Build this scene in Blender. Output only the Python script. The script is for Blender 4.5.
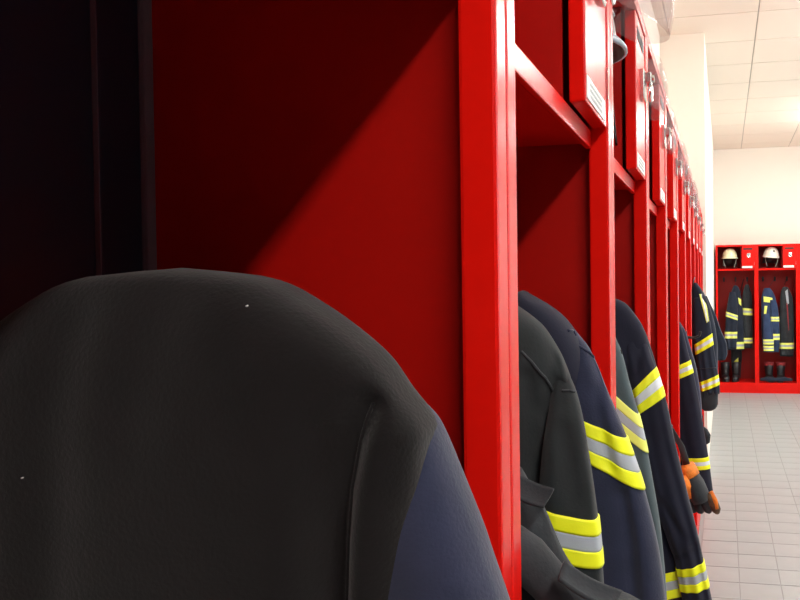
import bpy, bmesh, math, random
import numpy as np

# ------------------------------------------------------------------ camera, world, lights, exposure
SC = bpy.context.scene
COL = SC.collection
for o in list(bpy.data.objects):
    bpy.data.objects.remove(o, do_unlink=True)
import mathutils
from mathutils import Vector, Matrix

def make_camera():
    phi = math.atan(150 / 771); pitch = math.atan(13.5 / 771); roll = 0.011
    cd = bpy.data.cameras.new('camera'); cam = bpy.data.objects.new('camera', cd); COL.objects.link(cam)
    f = Vector((-math.sin(phi) * math.cos(pitch), math.cos(phi) * math.cos(pitch), -math.sin(pitch)))
    r0 = Vector((math.cos(phi), math.sin(phi), 0)); u0 = r0.cross(f)
    s = -roll
    r = math.cos(s) * r0 + math.sin(s) * u0; u = -math.sin(s) * r0 + math.cos(s) * u0
    cam.matrix_world = Matrix(((r.x, u.x, -f.x, 0), (r.y, u.y, -f.y, 0), (r.z, u.z, -f.z, 1.36), (0, 0, 0, 1)))
    cd.sensor_width = 36; cd.lens = 771 / 800 * 36; cd.shift_x = -(574 - 400) / 800
    cd.clip_start = 0.02; cd.clip_end = 100
    SC.camera = cam
make_camera()

VS = SC.view_settings
VS.view_transform = 'Standard'; VS.look = 'None'; VS.gamma = 1.0; VS.use_curve_mapping = False
VS.exposure = 0.0
WORLD = bpy.data.worlds.new('daylight'); SC.world = WORLD; WORLD.use_nodes = True
WORLD.node_tree.nodes['Background'].inputs[0].default_value = (0.85, 0.93, 1.0, 1)
WORLD.node_tree.nodes['Background'].inputs[1].default_value = 3.0
LAMP_STRENGTH = 76.0
LAMP_X = 1.15
WINDOW_POWER = 15.0
ROOM_H = 3.14
WALL_X = 3.0           # wall with the windows, outside the frame
WINDOWS = [(2.6, 4.1), (4.5, 6.0), (6.4, 7.9), (8.3, 9.8)]
for (y0, y1) in WINDOWS:
    ld = bpy.data.lights.new('window_daylight', 'AREA'); ld.shape = 'RECTANGLE'
    ld.size = 1.9; ld.size_y = y1 - y0; ld.energy = WINDOW_POWER; ld.color = (0.93, 0.97, 1.0)
    lo = bpy.data.objects.new('window_daylight', ld); COL.objects.link(lo)
    lo.location = (WALL_X + 0.25, (y0 + y1) / 2, 1.9); lo.rotation_euler = (0, math.pi / 2, 0)

# ------------------------------------------------------------------ materials
def mat(name, color, rough=0.5, metal=0.0, coat=0.0, sheen=0.0, emit=None, bump=None, var=None, spec=0.5):
    m = bpy.data.materials.new(name); m.use_nodes = True
    nt = m.node_tree; b = nt.nodes['Principled BSDF']
    b.inputs['Base Color'].default_value = (*color, 1); b.inputs['Roughness'].default_value = rough
    b.inputs['Metallic'].default_value = metal; b.inputs['Specular IOR Level'].default_value = spec
    if coat: b.inputs['Coat Weight'].default_value = coat; b.inputs['Coat Roughness'].default_value = 0.10
    if sheen: b.inputs['Sheen Weight'].default_value = sheen; b.inputs['Sheen Roughness'].default_value = 0.5
    if emit: b.inputs['Emission Color'].default_value = (*emit[0], 1); b.inputs['Emission Strength'].default_value = emit[1]
    tc = nt.nodes.new('ShaderNodeTexCoord')
    if var:      # (scale, amount) soft tonal variation of the stuff itself
        n = nt.nodes.new('ShaderNodeTexNoise'); n.inputs['Scale'].default_value = var[0]; n.inputs['Detail'].default_value = 5
        nt.links.new(tc.outputs['Object'], n.inputs['Vector'])
        rp = nt.nodes.new('ShaderNodeValToRGB')
        rp.color_ramp.elements[0].position = 0.3; rp.color_ramp.elements[1].position = 0.7
        rp.color_ramp.elements[0].color = (*[c * (1 - var[1]) for c in color], 1)
        rp.color_ramp.elements[1].color = (*[min(1, c * (1 + var[1])) for c in color], 1)
        nt.links.new(n.outputs['Fac'], rp.inputs['Fac']); nt.links.new(rp.outputs['Color'], b.inputs['Base Color'])
    if bump:     # (scale, strength, distance)
        n = nt.nodes.new('ShaderNodeTexNoise'); n.inputs['Scale'].default_value = bump[0]; n.inputs['Detail'].default_value = 4
        nt.links.new(tc.outputs['Object'], n.inputs['Vector'])
        bp = nt.nodes.new('ShaderNodeBump'); bp.inputs['Strength'].default_value = bump[1]; bp.inputs['Distance'].default_value = bump[2]
        nt.links.new(n.outputs['Fac'], bp.inputs['Height']); nt.links.new(bp.outputs['Normal'], b.inputs['Normal'])
    return m

def glass_mat(name, tint, fac):
    m = bpy.data.materials.new(name); m.use_nodes = True; nt = m.node_tree; nt.nodes.clear()
    out = nt.nodes.new('ShaderNodeOutputMaterial'); mix = nt.nodes.new('ShaderNodeMixShader')
    tr = nt.nodes.new('ShaderNodeBsdfTransparent'); tr.inputs[0].default_value = (*tint, 1)
    gl = nt.nodes.new('ShaderNodeBsdfPrincipled'); gl.inputs['Base Color'].default_value = (0.75, 0.72, 0.72, 1); gl.inputs['Roughness'].default_value = 0.1
    mix.inputs[0].default_value = fac
    nt.links.new(tr.outputs[0], mix.inputs[1]); nt.links.new(gl.outputs[0], mix.inputs[2]); nt.links.new(mix.outputs[0], out.inputs[0])
    return m

M = {
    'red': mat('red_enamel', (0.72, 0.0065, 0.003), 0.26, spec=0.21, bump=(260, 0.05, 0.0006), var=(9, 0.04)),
    'red_shaded': mat('shaded_red_enamel', (0.36, 0.0038, 0.0018), 0.38, spec=0.25, bump=(260, 0.05, 0.0006), var=(9, 0.04)),  # same red darkened: shade inside the lockers put into the colour
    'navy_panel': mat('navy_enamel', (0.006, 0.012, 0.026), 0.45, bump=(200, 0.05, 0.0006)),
    'black_felt': mat('charcoal_felt', (0.0075, 0.0064, 0.0068), 0.95, sheen=0.18, bump=(420, 0.35, 0.0012), var=(26, 0.18), spec=0.1),
    'navy_felt': mat('navy_felt', (0.024, 0.028, 0.056), 0.95, sheen=0.25, bump=(420, 0.35, 0.0012), var=(26, 0.15), spec=0.1),
    'grey_cloth': mat('dark_grey_cloth', (0.019, 0.0225, 0.0245), 0.9, sheen=0.12, bump=(300, 0.3, 0.001), var=(18, 0.2), spec=0.15),
    'black_cloth': mat('faded_black_cloth', (0.028, 0.032, 0.037), 0.9, sheen=0.12, bump=(240, 0.4, 0.0015), var=(16, 0.25), spec=0.15),
    'navy_cloth': mat('navy_cloth', (0.015, 0.016, 0.030), 0.9, sheen=0.12, bump=(300, 0.3, 0.001), var=(16, 0.15), spec=0.15),
    'teal_cloth': mat('washed_grey_cloth', (0.062, 0.090, 0.102), 0.9, sheen=0.15, bump=(300, 0.3, 0.001), var=(16, 0.12), spec=0.15),
    'far_cloth': mat('faded_navy_cloth', (0.018, 0.024, 0.040), 0.9, sheen=0.12, var=(12, 0.2), spec=0.15),
    'far_blue': mat('dusty_blue_cloth', (0.030, 0.050, 0.110), 0.9, sheen=0.12, var=(12, 0.2), spec=0.15),
    'yellow': mat('fluorescent_yellow', (0.93, 0.98, 0.008), 0.6, bump=(500, 0.15, 0.0006)),
    'pale_yellow': mat('faded_fluorescent_yellow', (0.86, 0.93, 0.17), 0.6),
    'silver': mat('retroreflective_silver', (0.40, 0.44, 0.49), 0.45, bump=(900, 0.12, 0.0004)),
    'pale_silver': mat('pale_retroreflective_silver', (0.74, 0.80, 0.86), 0.45),
    'white_wall': mat('white_plaster', (0.86, 0.79, 0.70), 0.8, bump=(60, 0.12, 0.002)),
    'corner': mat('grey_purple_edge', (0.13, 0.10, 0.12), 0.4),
    'dull_shell': mat('dull_grey_shell', (0.30, 0.25, 0.25), 0.35),
    'grey_wall': mat('bounce_damping_grey', (0.10, 0.10, 0.11), 0.6),  # grey for unseen near walls, darkened to cut bounced light
    'ceiling': mat('mineral_fibre_panel', (0.78, 0.70, 0.60), 0.85, bump=(140, 0.25, 0.0015)),
    'grid': mat('ceiling_gap', (0.42, 0.38, 0.33), 0.8),
    'tile': mat('beige_stoneware', (0.355, 0.375, 0.375), 0.35, bump=(40, 0.06, 0.001), var=(7, 0.06)),
    'tile2': mat('greyer_stoneware', (0.345, 0.366, 0.368), 0.35, bump=(40, 0.06, 0.001), var=(7, 0.06)),
    'chrome': mat('chrome', (0.75, 0.74, 0.73), 0.18, metal=1.0),
    'dark': mat('dark_gap', (0.012, 0.010, 0.010), 0.7),
    'black_plastic': mat('black_plastic', (0.014, 0.014, 0.015), 0.45),
    'white_label': mat('white_label', (0.88, 0.88, 0.86), 0.5),
    'grey_print': mat('grey_print', (0.45, 0.47, 0.48), 0.6),
    'cream': mat('cream_helmet_shell', (0.80, 0.79, 0.50), 0.25, coat=0.3),
    'white_shell': mat('white_helmet_shell', (0.82, 0.78, 0.66), 0.25, coat=0.3),
    'rim': mat('pale_blue_rim', (0.42, 0.52, 0.60), 0.3),
    'liner': mat('brown_black_liner', (0.055, 0.030, 0.024), 0.8),
    'strap': mat('grey_webbing', (0.35, 0.33, 0.28), 0.7),
    'visor': glass_mat('clear_visor', (0.94, 0.92, 0.92), 0.10),
    'pane': glass_mat('window_glass', (0.97, 0.98, 0.98), 0.04),
    'orange': mat('orange_leather', (0.75, 0.20, 0.015), 0.7, bump=(160, 0.5, 0.003), var=(60, 0.3)),
    'brown': mat('scuffed_brown_leather', (0.10, 0.060, 0.032), 0.75, var=(60, 0.4)),
    'rubber': mat('black_rubber', (0.012, 0.013, 0.016), 0.4),
    'boot_red': mat('red_boot_lining', (0.25, 0.02, 0.025), 0.8),
    'lamp': mat('lamp_diffuser', (0.9, 0.9, 0.88), 0.5, emit=((1.0, 0.97, 0.92), LAMP_STRENGTH)),
    'lamp_body': mat('lamp_housing', (0.8, 0.8, 0.78), 0.4),
}

def floor_mat():
    m = bpy.data.materials.new('tiled_floor'); m.use_nodes = True; nt = m.node_tree; b = nt.nodes['Principled BSDF']
    tc = nt.nodes.new('ShaderNodeTexCoord'); br = nt.nodes.new('ShaderNodeTexBrick')
    br.offset = 0.0; br.inputs['Scale'].default_value = 1.0; br.inputs['Brick Width'].default_value = 0.183; br.inputs['Row Height'].default_value = 0.19
    br.inputs['Mortar Size'].default_value = 0.003
    br.inputs['Color1'].default_value = (0.355, 0.375, 0.375, 1); br.inputs['Color2'].default_value = (0.345, 0.366, 0.368, 1); br.inputs['Mortar'].default_value = (0.40, 0.38, 0.34, 1)
    nt.links.new(tc.outputs['Object'], br.inputs['Vector']); nt.links.new(br.outputs['Color'], b.inputs['Base Color'])
    b.inputs['Roughness'].default_value = 0.4
    return m
M['grout'] = mat('grey_grout', (0.30, 0.31, 0.305), 0.85)
M['floor'] = floor_mat()

# ------------------------------------------------------------------ mesh helpers
def link(name, bm, m, parent=None, smooth=False):
    me = bpy.data.meshes.new(name); bm.normal_update(); bm.to_mesh(me); bm.free()
    me.materials.append(m)
    if smooth: me.polygons.foreach_set('use_smooth', [True] * len(me.polygons))
    o = bpy.data.objects.new(name, me); COL.objects.link(o); o.parent = parent
    return o

def add_box(bm, lo, hi, bevel=0.0, seg=2):
    vs = bmesh.ops.create_cube(bm, size=1.0)['verts']
    c = [(a + b) / 2 for a, b in zip(lo, hi)]; s = [b - a for a, b in zip(lo, hi)]
    for v in vs: v.co = Vector((c[0] + v.co.x * s[0], c[1] + v.co.y * s[1], c[2] + v.co.z * s[2]))
    if bevel:
        es = list({e for v in vs for e in v.link_edges})
        bmesh.ops.bevel(bm, geom=es, offset=bevel, segments=seg, affect='EDGES', profile=0.6, clamp_overlap=True)
    return bm

def box(name, lo, hi, m, parent=None, bevel=0.0):
    return link(name, add_box(bmesh.new(), lo, hi, bevel), m, parent)

def add_sweep(bm, pts, radii, n=10, flat=1.0, cap=True):
    """round (or flattened) rod along a polyline"""
    P = [Vector(p) for p in pts]
    if not isinstance(radii, (list, tuple)): radii = [radii] * len(P)
    rings = []; ref = None
    for i, p in enumerate(P):
        t = (P[min(i + 1, len(P) - 1)] - P[max(i - 1, 0)]).normalized()
        if ref is None:
            ref = t.cross(Vector((0, 0, 1)))
            if ref.length < 0.15: ref = t.cross(Vector((0, 1, 0)))
        ref = (ref - t * ref.dot(t)).normalized(); w = t.cross(ref)
        rings.append([bm.verts.new(p + ref * radii[i] * math.cos(2 * math.pi * k / n) + w * radii[i] * flat * math.sin(2 * math.pi * k / n)) for k in range(n)])
    for a, b in zip(rings, rings[1:]):
        for k in range(n): bm.faces.new((a[k], a[(k + 1) % n], b[(k + 1) % n], b[k]))
    if cap:
        for ring, flip in ((rings[0], True), (rings[-1], False)):
            c = bm.verts.new(sum((v.co for v in ring), Vector()) / n)
            for k in range(n):
                f = (ring[(k + 1) % n], ring[k], c) if flip else (ring[k], ring[(k + 1) % n], c)
                bm.faces.new(f)
    return bm

def sweep(name, pts, radii, m, parent=None, n=10, flat=1.0):
    return link(name, add_sweep(bmesh.new(), pts, radii, n, flat), m, parent, True)

def lathe(bm, prof, n=32, sx=1.0, sy=1.0, origin=(0, 0, 0), a0=0.0, a1=2 * math.pi):
    full = abs(a1 - a0 - 2 * math.pi) < 1e-6
    cnt = n if full else n + 1
    rings = [[bm.verts.new((origin[0] + r * sx * math.cos(a0 + (a1 - a0) * k / n), origin[1] + r * sy * math.sin(a0 + (a1 - a0) * k / n), origin[2] + z)) for k in range(cnt)] for r, z in prof]
    for a, b in zip(rings, rings[1:]):
        for k in range(n):
            j = (k + 1) % cnt
            bm.faces.new((a[k], a[j], b[j], b[k]))
    return bm

def tag(o, label=None, category=None, group=None, kind=None):
    if label: o['label'] = label
    if category: o['category'] = category
    if group: o['group'] = group
    if kind: o['kind'] = kind
    return o

def thing(name, label, category, loc=(0, 0, 0), rz=0.0, group=None):
    o = bpy.data.objects.new(name, None); o.empty_display_size = 0.05; COL.objects.link(o)
    o.location = loc; o.rotation_euler = (0, 0, rz)
    return tag(o, label, category, group)

def copy_tree(o, parent=None):
    c = o.copy(); COL.objects.link(c)
    if parent: c.parent = parent
    for ch in [x for x in o.children]: copy_tree(ch, c)
    return c

# ------------------------------------------------------------------ the room
def structure(o): return tag(o, kind='structure')
floor = structure(box('floor', (-1.0, -3.2, -0.12), (WALL_X + 0.2, 10.56, -0.006), M['floor']))
bed = structure(box('floor_bedding', (-0.44, 2.62, -0.006), (1.16, 10.36, -0.0025), M['grout'], floor))
rnd = random.Random(3)
tile_meshes = {}
TX0, TY0, TW, TL = 0.06 - 0.183, 3.575 - 0.19 * 5, 0.183, 0.19
for i in range(7):
    for j in range(39):
        y0 = TY0 + TL * j
        if y0 + TL > 10.16: continue
        key = rnd.random() < 0.4
        if key not in tile_meshes:
            t = box('tile', (0.0017, 0.0017, -0.0026), (TW - 0.0017, TL - 0.0017, 0.0), M['tile2' if key else 'tile'], floor, bevel=0.0012)
            tile_meshes[key] = t
        else:
            t = tile_meshes[key].copy(); COL.objects.link(t)
        t.location = (TX0 + TW * i, y0, rnd.uniform(-0.0003, 0.0003))

ceiling = structure(box('ceiling', (-1.0, -3.2, ROOM_H + 0.006), (WALL_X + 0.2, 10.56, ROOM_H + 0.15), M['grid']))
box('ceiling_panel', (-0.9, -3.1, ROOM_H), (WALL_X, 3.98, ROOM_H + 0.007), M['ceiling'], ceiling)
cp = None
for i in range(6):
    for j in range(11):
        x0, y0 = 0.235 - 1.2 + 0.6 * i, 4.0 + 0.6 * j - 0.0
        L = min(0.594, 10.36 - y0)
        if L < 0.3: continue
        if cp is None or L < 0.594:
            p = box('ceiling_panel', (0.004, 0.004, 0), (0.596, L, 0.007), M['ceiling'], ceiling, bevel=0.002)
            if cp is None: cp = p
        else:
            p = cp.copy(); COL.objects.link(p)
        p.location = (x0, y0, ROOM_H)
FRONT = -0.144          # plane of the locker fronts
DEPTH = 0.28
structure(box('wall_left', (-0.62, -3.2, 0), (FRONT - DEPTH - 0.012, 5.55, ROOM_H), M['white_wall']))
structure(box('wall_pier', (-0.62, 5.552, 0), (-0.123, 10.36, ROOM_H), M['white_wall']))
structure(box('wall_far', (-0.62, 10.36, 0), (WALL_X, 10.56, ROOM_H), M['white_wall']))
structure(box('wall_near', (-0.62, -3.2, 0), (WALL_X, -3.0, ROOM_H), M['grey_wall']))
bm = bmesh.new()        # window wall: solid piers, parapet and lintel around the openings
ys = [-3.2] + [v for w in WINDOWS for v in w] + [10.56]
for a, b in zip(ys[::2], ys[1::2]): add_box(bm, (WALL_X, a, 0), (WALL_X + 0.2, b, ROOM_H))
for a, b in WINDOWS:
    add_box(bm, (WALL_X, a, 0), (WALL_X + 0.2, b, 0.85)); add_box(bm, (WALL_X, a, 2.9), (WALL_X + 0.2, b, ROOM_H))
structure(link('wall_right', bm, M['white_wall']))
box('lining', (WALL_X - 0.02, -3.0, 0), (WALL_X, 2.4, ROOM_H), M['grey_wall'], bpy.data.objects['wall_right'])  # unseen dark sheet added over the wall to hold down bounce light
for k, (a, b) in enumerate(WINDOWS):
    bm = bmesh.new()
    for lo, hi in (((a, 0.85), (a + 0.05, 2.9)), ((b - 0.05, 0.85), (b, 2.9)), ((a, 0.85), (b, 0.9)), ((a, 2.85), (b, 2.9)), (((a + b) / 2 - 0.03, 0.85), ((a + b) / 2 + 0.03, 2.9))):
        add_box(bm, (WALL_X + 0.06, lo[0], lo[1]), (WALL_X + 0.13, hi[0], hi[1]))
    w = structure(link('window_%d' % (k + 1), bm, M['white_label']))
    box('pane', (WALL_X + 0.09, a + 0.05, 0.9), (WALL_X + 0.096, b - 0.05, 2.85), M['pane'], w)

lamp0 = None
for y in (-2.1, -0.7, 2.1, 5.2, 8.3):
    if lamp0 is None:
        lamp0 = thing('ceiling_lamp', 'long white fluorescent ceiling lamp above the aisle', 'lamp', (LAMP_X, y, ROOM_H), 0, 'ceiling lamps in a line above the aisle')
        box('housing', (-0.09, -0.62, -0.035), (0.09, 0.62, 0.0), M['lamp_body'], lamp0, bevel=0.004)
        box('diffuser', (-0.075, -0.6, -0.075), (0.075, 0.6, -0.0352), M['lamp'], lamp0, bevel=0.01)
    else:
        l = copy_tree(lamp0); l.location.y = y

# ------------------------------------------------------------------ lockers
HOOK = None
def make_locker(label, lock=True, back='red', hook_z=1.40, DEPTH=DEPTH, shelf_dz=0.0, shelf_back=None):
    R = M['red']; W, H = 0.5, 1.86
    t = thing('fire_locker', label, 'locker', group=None)
    for x0, x1 in ((0.0005, 0.004), (0.496, 0.4995)): box('side_panel', (x0, 0.020, 0.0), (x1, DEPTH, H), M['red_shaded'], t)
    if back == 'red': box('back_panel', (0.004, DEPTH - 0.004, 0.0), (0.496, DEPTH, H), M['red_shaded'], t)
    else:
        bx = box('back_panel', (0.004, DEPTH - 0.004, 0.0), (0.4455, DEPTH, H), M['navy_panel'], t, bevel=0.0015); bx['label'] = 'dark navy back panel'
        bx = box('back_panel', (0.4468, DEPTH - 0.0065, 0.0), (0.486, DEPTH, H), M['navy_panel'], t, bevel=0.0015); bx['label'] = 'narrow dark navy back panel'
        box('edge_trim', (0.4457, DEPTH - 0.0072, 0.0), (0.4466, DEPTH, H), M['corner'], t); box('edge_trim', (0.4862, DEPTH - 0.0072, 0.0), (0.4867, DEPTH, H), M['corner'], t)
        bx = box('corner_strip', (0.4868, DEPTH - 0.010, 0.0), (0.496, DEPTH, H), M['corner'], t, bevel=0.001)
    box('top_panel', (0.004, 0.0, H - 0.022), (0.496, DEPTH, H), R, t, bevel=0.0015)
    for x0 in (0.0005, 0.4750):
        box('post', (x0, 0.0, 0.0), (x0 + 0.0245, 0.026, H), R, t, bevel=0.0028)
    bm = bmesh.new()
    add_box(bm, (0.004, 0.026, 1.548 + shelf_dz), (0.496, shelf_back or DEPTH - 0.004, 1.560 + shelf_dz)); add_box(bm, (0.025, 0.022, 1.537 + shelf_dz), (0.475, 0.030, 1.5605 + shelf_dz), 0.002)
    link('shelf', bm, R, t)
    box('divider', (0.312, 0.026, 1.5605 + shelf_dz), (0.3165, DEPTH - 0.004, H - 0.022), M['red_shaded'], t)
    bm = bmesh.new(); add_box(bm, (0.0005, 0.0012, 0.0), (0.4995, DEPTH, 0.118), 0.0015); add_box(bm, (0.025, 0.003, 0.118), (0.475, DEPTH - 0.004, 0.13), 0.0015)
    link('plinth', bm, R, t)
    d = box('compartment_door', (0.3225, 0.002, 1.5625 + shelf_dz), (0.4735, 0.021, H - 0.024), R, t, bevel=0.0022)
    box('vent_slot', (0.345, 0.0012, 1.795), (0.452, 0.004, 1.815), M['dark'], d)
    box('hinge', (0.4738, -0.0005, 1.60), (0.4775, 0.004, 1.64), M['chrome'], d)
    lb = box('label', (0.326, 0.0008, 1.567 + shelf_dz), (0.452, 0.003, 1.592 + shelf_dz), M['white_label'], d)
    bm = bmesh.new(); r = random.Random(5)
    for row, z in enumerate((1.584, 1.5775, 1.571)):     # unreadable small print on the label
        x = 0.345
        while x < 0.425:
            w = r.uniform(0.004, 0.010); add_box(bm, (x, 0.0003, z + shelf_dz), (x + w, 0.0012, z + 0.003 + shelf_dz)); x += w + 0.003
    link('label_print', bm, M['grey_print'], d)
    if lock:
        bm = bmesh.new()
        add_box(bm, (0.386, -0.006, 1.700), (0.428, 0.003, 1.752), 0.002)
        add_box(bm, (0.394, -0.018, 1.727), (0.420, -0.004, 1.747), 0.002)
        ring = [(0.408 + 0.0135 * math.cos(a), -0.016, 1.712 + 0.0135 * math.sin(a)) for a in [k * math.pi / 8 for k in range(17)]]
        add_sweep(bm, ring, 0.0034, 8)
        add_sweep(bm, [(0.408, -0.002, 1.737), (0.408, -0.022, 1.737)], 0.007, 12)
        link('lock', bm, M['chrome'], d)['label'] = 'chrome hasp lock'
    for x in (0.10, 0.25, 0.40):
        bm = bmesh.new(); add_box(bm, (x - 0.012, DEPTH - 0.010, hook_z), (x + 0.012, DEPTH - 0.0035, hook_z + 0.06), 0.002)
        add_sweep(bm, [(x, DEPTH - 0.008, hook_z + 0.015), (x, DEPTH - 0.03, hook_z + 0.01), (x, DEPTH - 0.042, hook_z + 0.02), (x, DEPTH - 0.045, hook_z + 0.038)], 0.004, 8)
        link('coat_hook', bm, M['black_plastic'], t)
    bm = bmesh.new(); add_sweep(bm, [(0.165, DEPTH - 0.004, 1.69), (0.165, 0.15, 1.70), (0.165, 0.115, 1.715)], 0.006, 8)
    add_box(bm, (0.14, DEPTH - 0.008, 1.67), (0.19, DEPTH - 0.0035, 1.71), 0.002)
    link('helmet_bracket', bm, M['black_plastic'], t)
    return t

row_labels = ['red metal locker nearest the camera, holding the large charcoal coat',
              'second red locker of the long row, holding the dark grey and navy jackets',
              'third red locker of the long row, a blue-rimmed helmet in its top compartment',
              'fourth red locker of the long row, just past the banded navy sleeve',
              'fifth red locker of the long row, beside the hanging orange glove',
              'sixth red locker of the long row, holding the navy jacket above the glove',
              'seventh red locker of the long row, just past the black peg on a post',
              'eighth red locker of the long row, counted from the camera',
              'ninth red locker of the long row, third from the white pier',
              'tenth red locker of the long row, last but one before the white pier',
              'last red locker of the long row, against the white pier']
base = make_locker(row_labels[1])
ROWY = 0.009
lockers = []
for k in range(11):
    if k == 0: l = make_locker(row_labels[0], back='navy', hook_z=1.20, shelf_dz=0.029)
    elif k == 1: l = base
    else: l = copy_tree(base)
    l.location = (FRONT, ROWY + 0.5 * k, 0); l.rotation_euler = (0, 0, math.pi / 2)
    l['label'] = row_labels[k]; l['group'] = 'red lockers along the left side'
    lockers.append(l)
far_labels = ['red locker on the far wall holding a cream helmet, leftmost of those facing the camera',
              'red locker on the far wall holding a white helmet with a dark badge',
              'red locker on the far wall cut off by the right picture edge']
far_base = make_locker(far_labels[0], DEPTH=0.46)
for k in range(3):
    l = copy_tree(far_base) if k else far_base; l.location = (-0.1 + 0.5 * k, 9.88, 0); l.rotation_euler = (0, 0, 0)
    l['label'] = far_labels[k]; l['group'] = 'red lockers on the far wall'

# black peg that sticks out of a post in the row
bm = bmesh.new(); add_sweep(bm, [(0.487, 0.001, 1.16), (0.487, -0.03, 1.158), (0.487, -0.05, 1.165), (0.487, -0.055, 1.182)], [0.006, 0.005, 0.005, 0.006], 8)
add_box(bm, (0.478, -0.003, 1.14), (0.496, 0.001, 1.185), 0.001)
link('coat_peg', bm, M['black_plastic'], lockers[5])['label'] = 'black coat peg on the post front'

# ------------------------------------------------------------------ helmets (front towards local -Y, origin at the brim centre)
def make_helmet(shell, label, rim='rim', visor='up', straps=True, emblem=False, visor_r=0.15, loc=(0, 0, 0), rz=0.0):
    t = thing('fire_helmet', label, 'helmet', loc, rz)
    prof = [(0.094 * math.cos(a) ** 0.75, 0.118 * math.sin(a)) for a in [k * (math.pi / 2 - 0.02) / 14 for k in range(15)]]
    bm = lathe(bmesh.new(), prof, 36, 1.0, 1.2)
    bm.faces.new(list(bm.verts)[-36:])
    sh = link('shell', bm, M[shell], t, True)
    sd = sh.modifiers.new('thickness', 'SOLIDIFY'); sd.thickness = 0.003
    bm = bmesh.new(); add_sweep(bm, [(0, 0.113 * math.cos(a), 0.118 * math.sin(a) - 0.001) for a in [0.35 + k * (math.pi - 0.7) / 16 for k in range(17)]], 0.007, 8, 0.8)
    link('comb', bm, M[shell], t, True)
    bm = lathe(bmesh.new(), [(0.092, 0.006), (0.100, 0.003), (0.107, -0.006), (0.108, -0.012), (0.104, -0.013), (0.094, -0.007), (0.090, 0.0)], 40, 1.0, 1.2)
    link('brim', bm, M[rim], t, True)
    bm = lathe(bmesh.new(), [(0.104, -0.013), (0.092, -0.016), (0.080, -0.010), (0.070, 0.02), (0.045, 0.06), (0.012, 0.08)], 32, 1.0, 1.2)
    bm.faces.new(list(bm.verts)[-32:])
    link('liner', bm, M['liner'], t, True)
    bm = lathe(bmesh.new(), [(0.090, -0.012), (0.094, -0.05), (0.098, -0.10), (0.094, -0.10), (0.086, -0.05), (0.084, -0.012)], 20, 1.0, 1.2, a0=math.radians(20), a1=math.radians(160))
    link('neck_guard', bm, M['black_plastic'], t, True)
    if straps:
        for s in (-1, 1):
            link('chin_strap', add_sweep(bmesh.new(), [(s * 0.082, -0.035, -0.012), (s * 0.075, -0.045, -0.06), (s * 0.055, -0.05, -0.115), (s * 0.052, -0.05, -0.125)], 0.005, 8, 0.4), M['strap'], t, True)
    if emblem:
        bm = bmesh.new()
        for a in range(1): add_sweep(bm, [(0, -0.095, 0.072), (0, -0.102, 0.070)], 0.012, 12)
        link('badge', bm, M['black_plastic'], t, True)['label'] = 'small dark badge'
    if visor == 'up':
        bm = bmesh.new(); nA, nB = 24, 10; rows = []
        for j in range(nB + 1):
            v = j / nB
            row = []
            for i in range(nA + 1):
                u = -1 + 2 * i / nA
                half = math.radians(72) * (1 - 0.35 * (1 - v) ** 3)        # rounded lower corners
                a = u * half; r = visor_r + 0.012 * math.sin(math.pi * v)
                z = 0.005 + 0.125 * v + 0.02 * (u * u) * (1 - v)
                row.append(bm.verts.new((min(r, 0.155) * 0.80 * math.sin(a), -r * math.cos(a) - 0.006 * (1 - v), z)))
            rows.append(row)
        for p, q in zip(rows, rows[1:]):
            for i in range(nA): bm.faces.new((p[i], p[i + 1], q[i + 1], q[i]))
        vs = link('visor', bm, M['visor'], t, True); sd = vs.modifiers.new('thickness', 'SOLIDIFY'); sd.thickness = 0.0025
        vs['label'] = 'raised clear visor'
        for s in (-1, 1):
            link('visor_pivot', add_sweep(bmesh.new(), [(s * 0.090, -0.025, 0.03), (s * 0.122, -0.032, 0.03)], 0.012, 14), M['black_plastic'], t, True)
    return t
HZ = 1.7345
h2 = make_helmet('dull_shell', 'helmet with pale blue rim and raised clear visor in the third locker', visor_r=0.188, loc=(FRONT - 0.128, 1.009 + 0.175, HZ), rz=math.pi / 2)
h2['group'] = 'helmets along the left row'
h3 = make_helmet('dull_shell', 'x', visor_r=0.166)
bm = bmesh.new()
add_sweep(bm, [(0.03, -0.085, -0.012), (0.034, -0.098, -0.06), (0.028, -0.104, -0.118), (0.036, -0.106, -0.150), (0.024, -0.104, -0.135), (0.018, -0.10, -0.118), (0.03, -0.101, -0.116)], 0.0045, 8, 0.45)
link('chin_strap', bm, M['black_plastic'], h2, True)['label'] = 'black dangling strap'
names = {3: 'fourth', 4: 'fifth', 5: 'sixth', 6: 'seventh', 7: 'eighth', 8: 'ninth'}
for k in range(3, 9):
    h = h3 if k == 3 else copy_tree(h3); h['group'] = 'helmets along the left row'; h.location = (FRONT - 0.158 + (0.006 if k % 2 else 0.0), 1.009 + 0.5 * (k - 2) + 0.175, HZ - 0.012)
    h.rotation_euler = (0, 0, math.pi / 2 + (0.12 if k % 2 else -0.1))
    h['label'] = 'helmet whose clear visor peeks out of the %s locker of the row' % names[k]
hf = make_helmet('cream', 'pale yellow dome helmet with hanging straps on the far wall', rim='cream', visor=None, loc=(-0.1 + 0.175, 9.88 + 0.13, 1.703))
hf['group'] = 'helmets on the far wall'
hf = make_helmet('white_shell', 'white helmet with dark front badge on the far wall', rim='white_shell', visor=None, emblem=True, loc=(0.4 + 0.185, 9.88 + 0.13, 1.715), rz=0.25)
hf.rotation_euler = (0.12, 0.06, 0.25); hf['group'] = 'helmets on the far wall'

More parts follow.
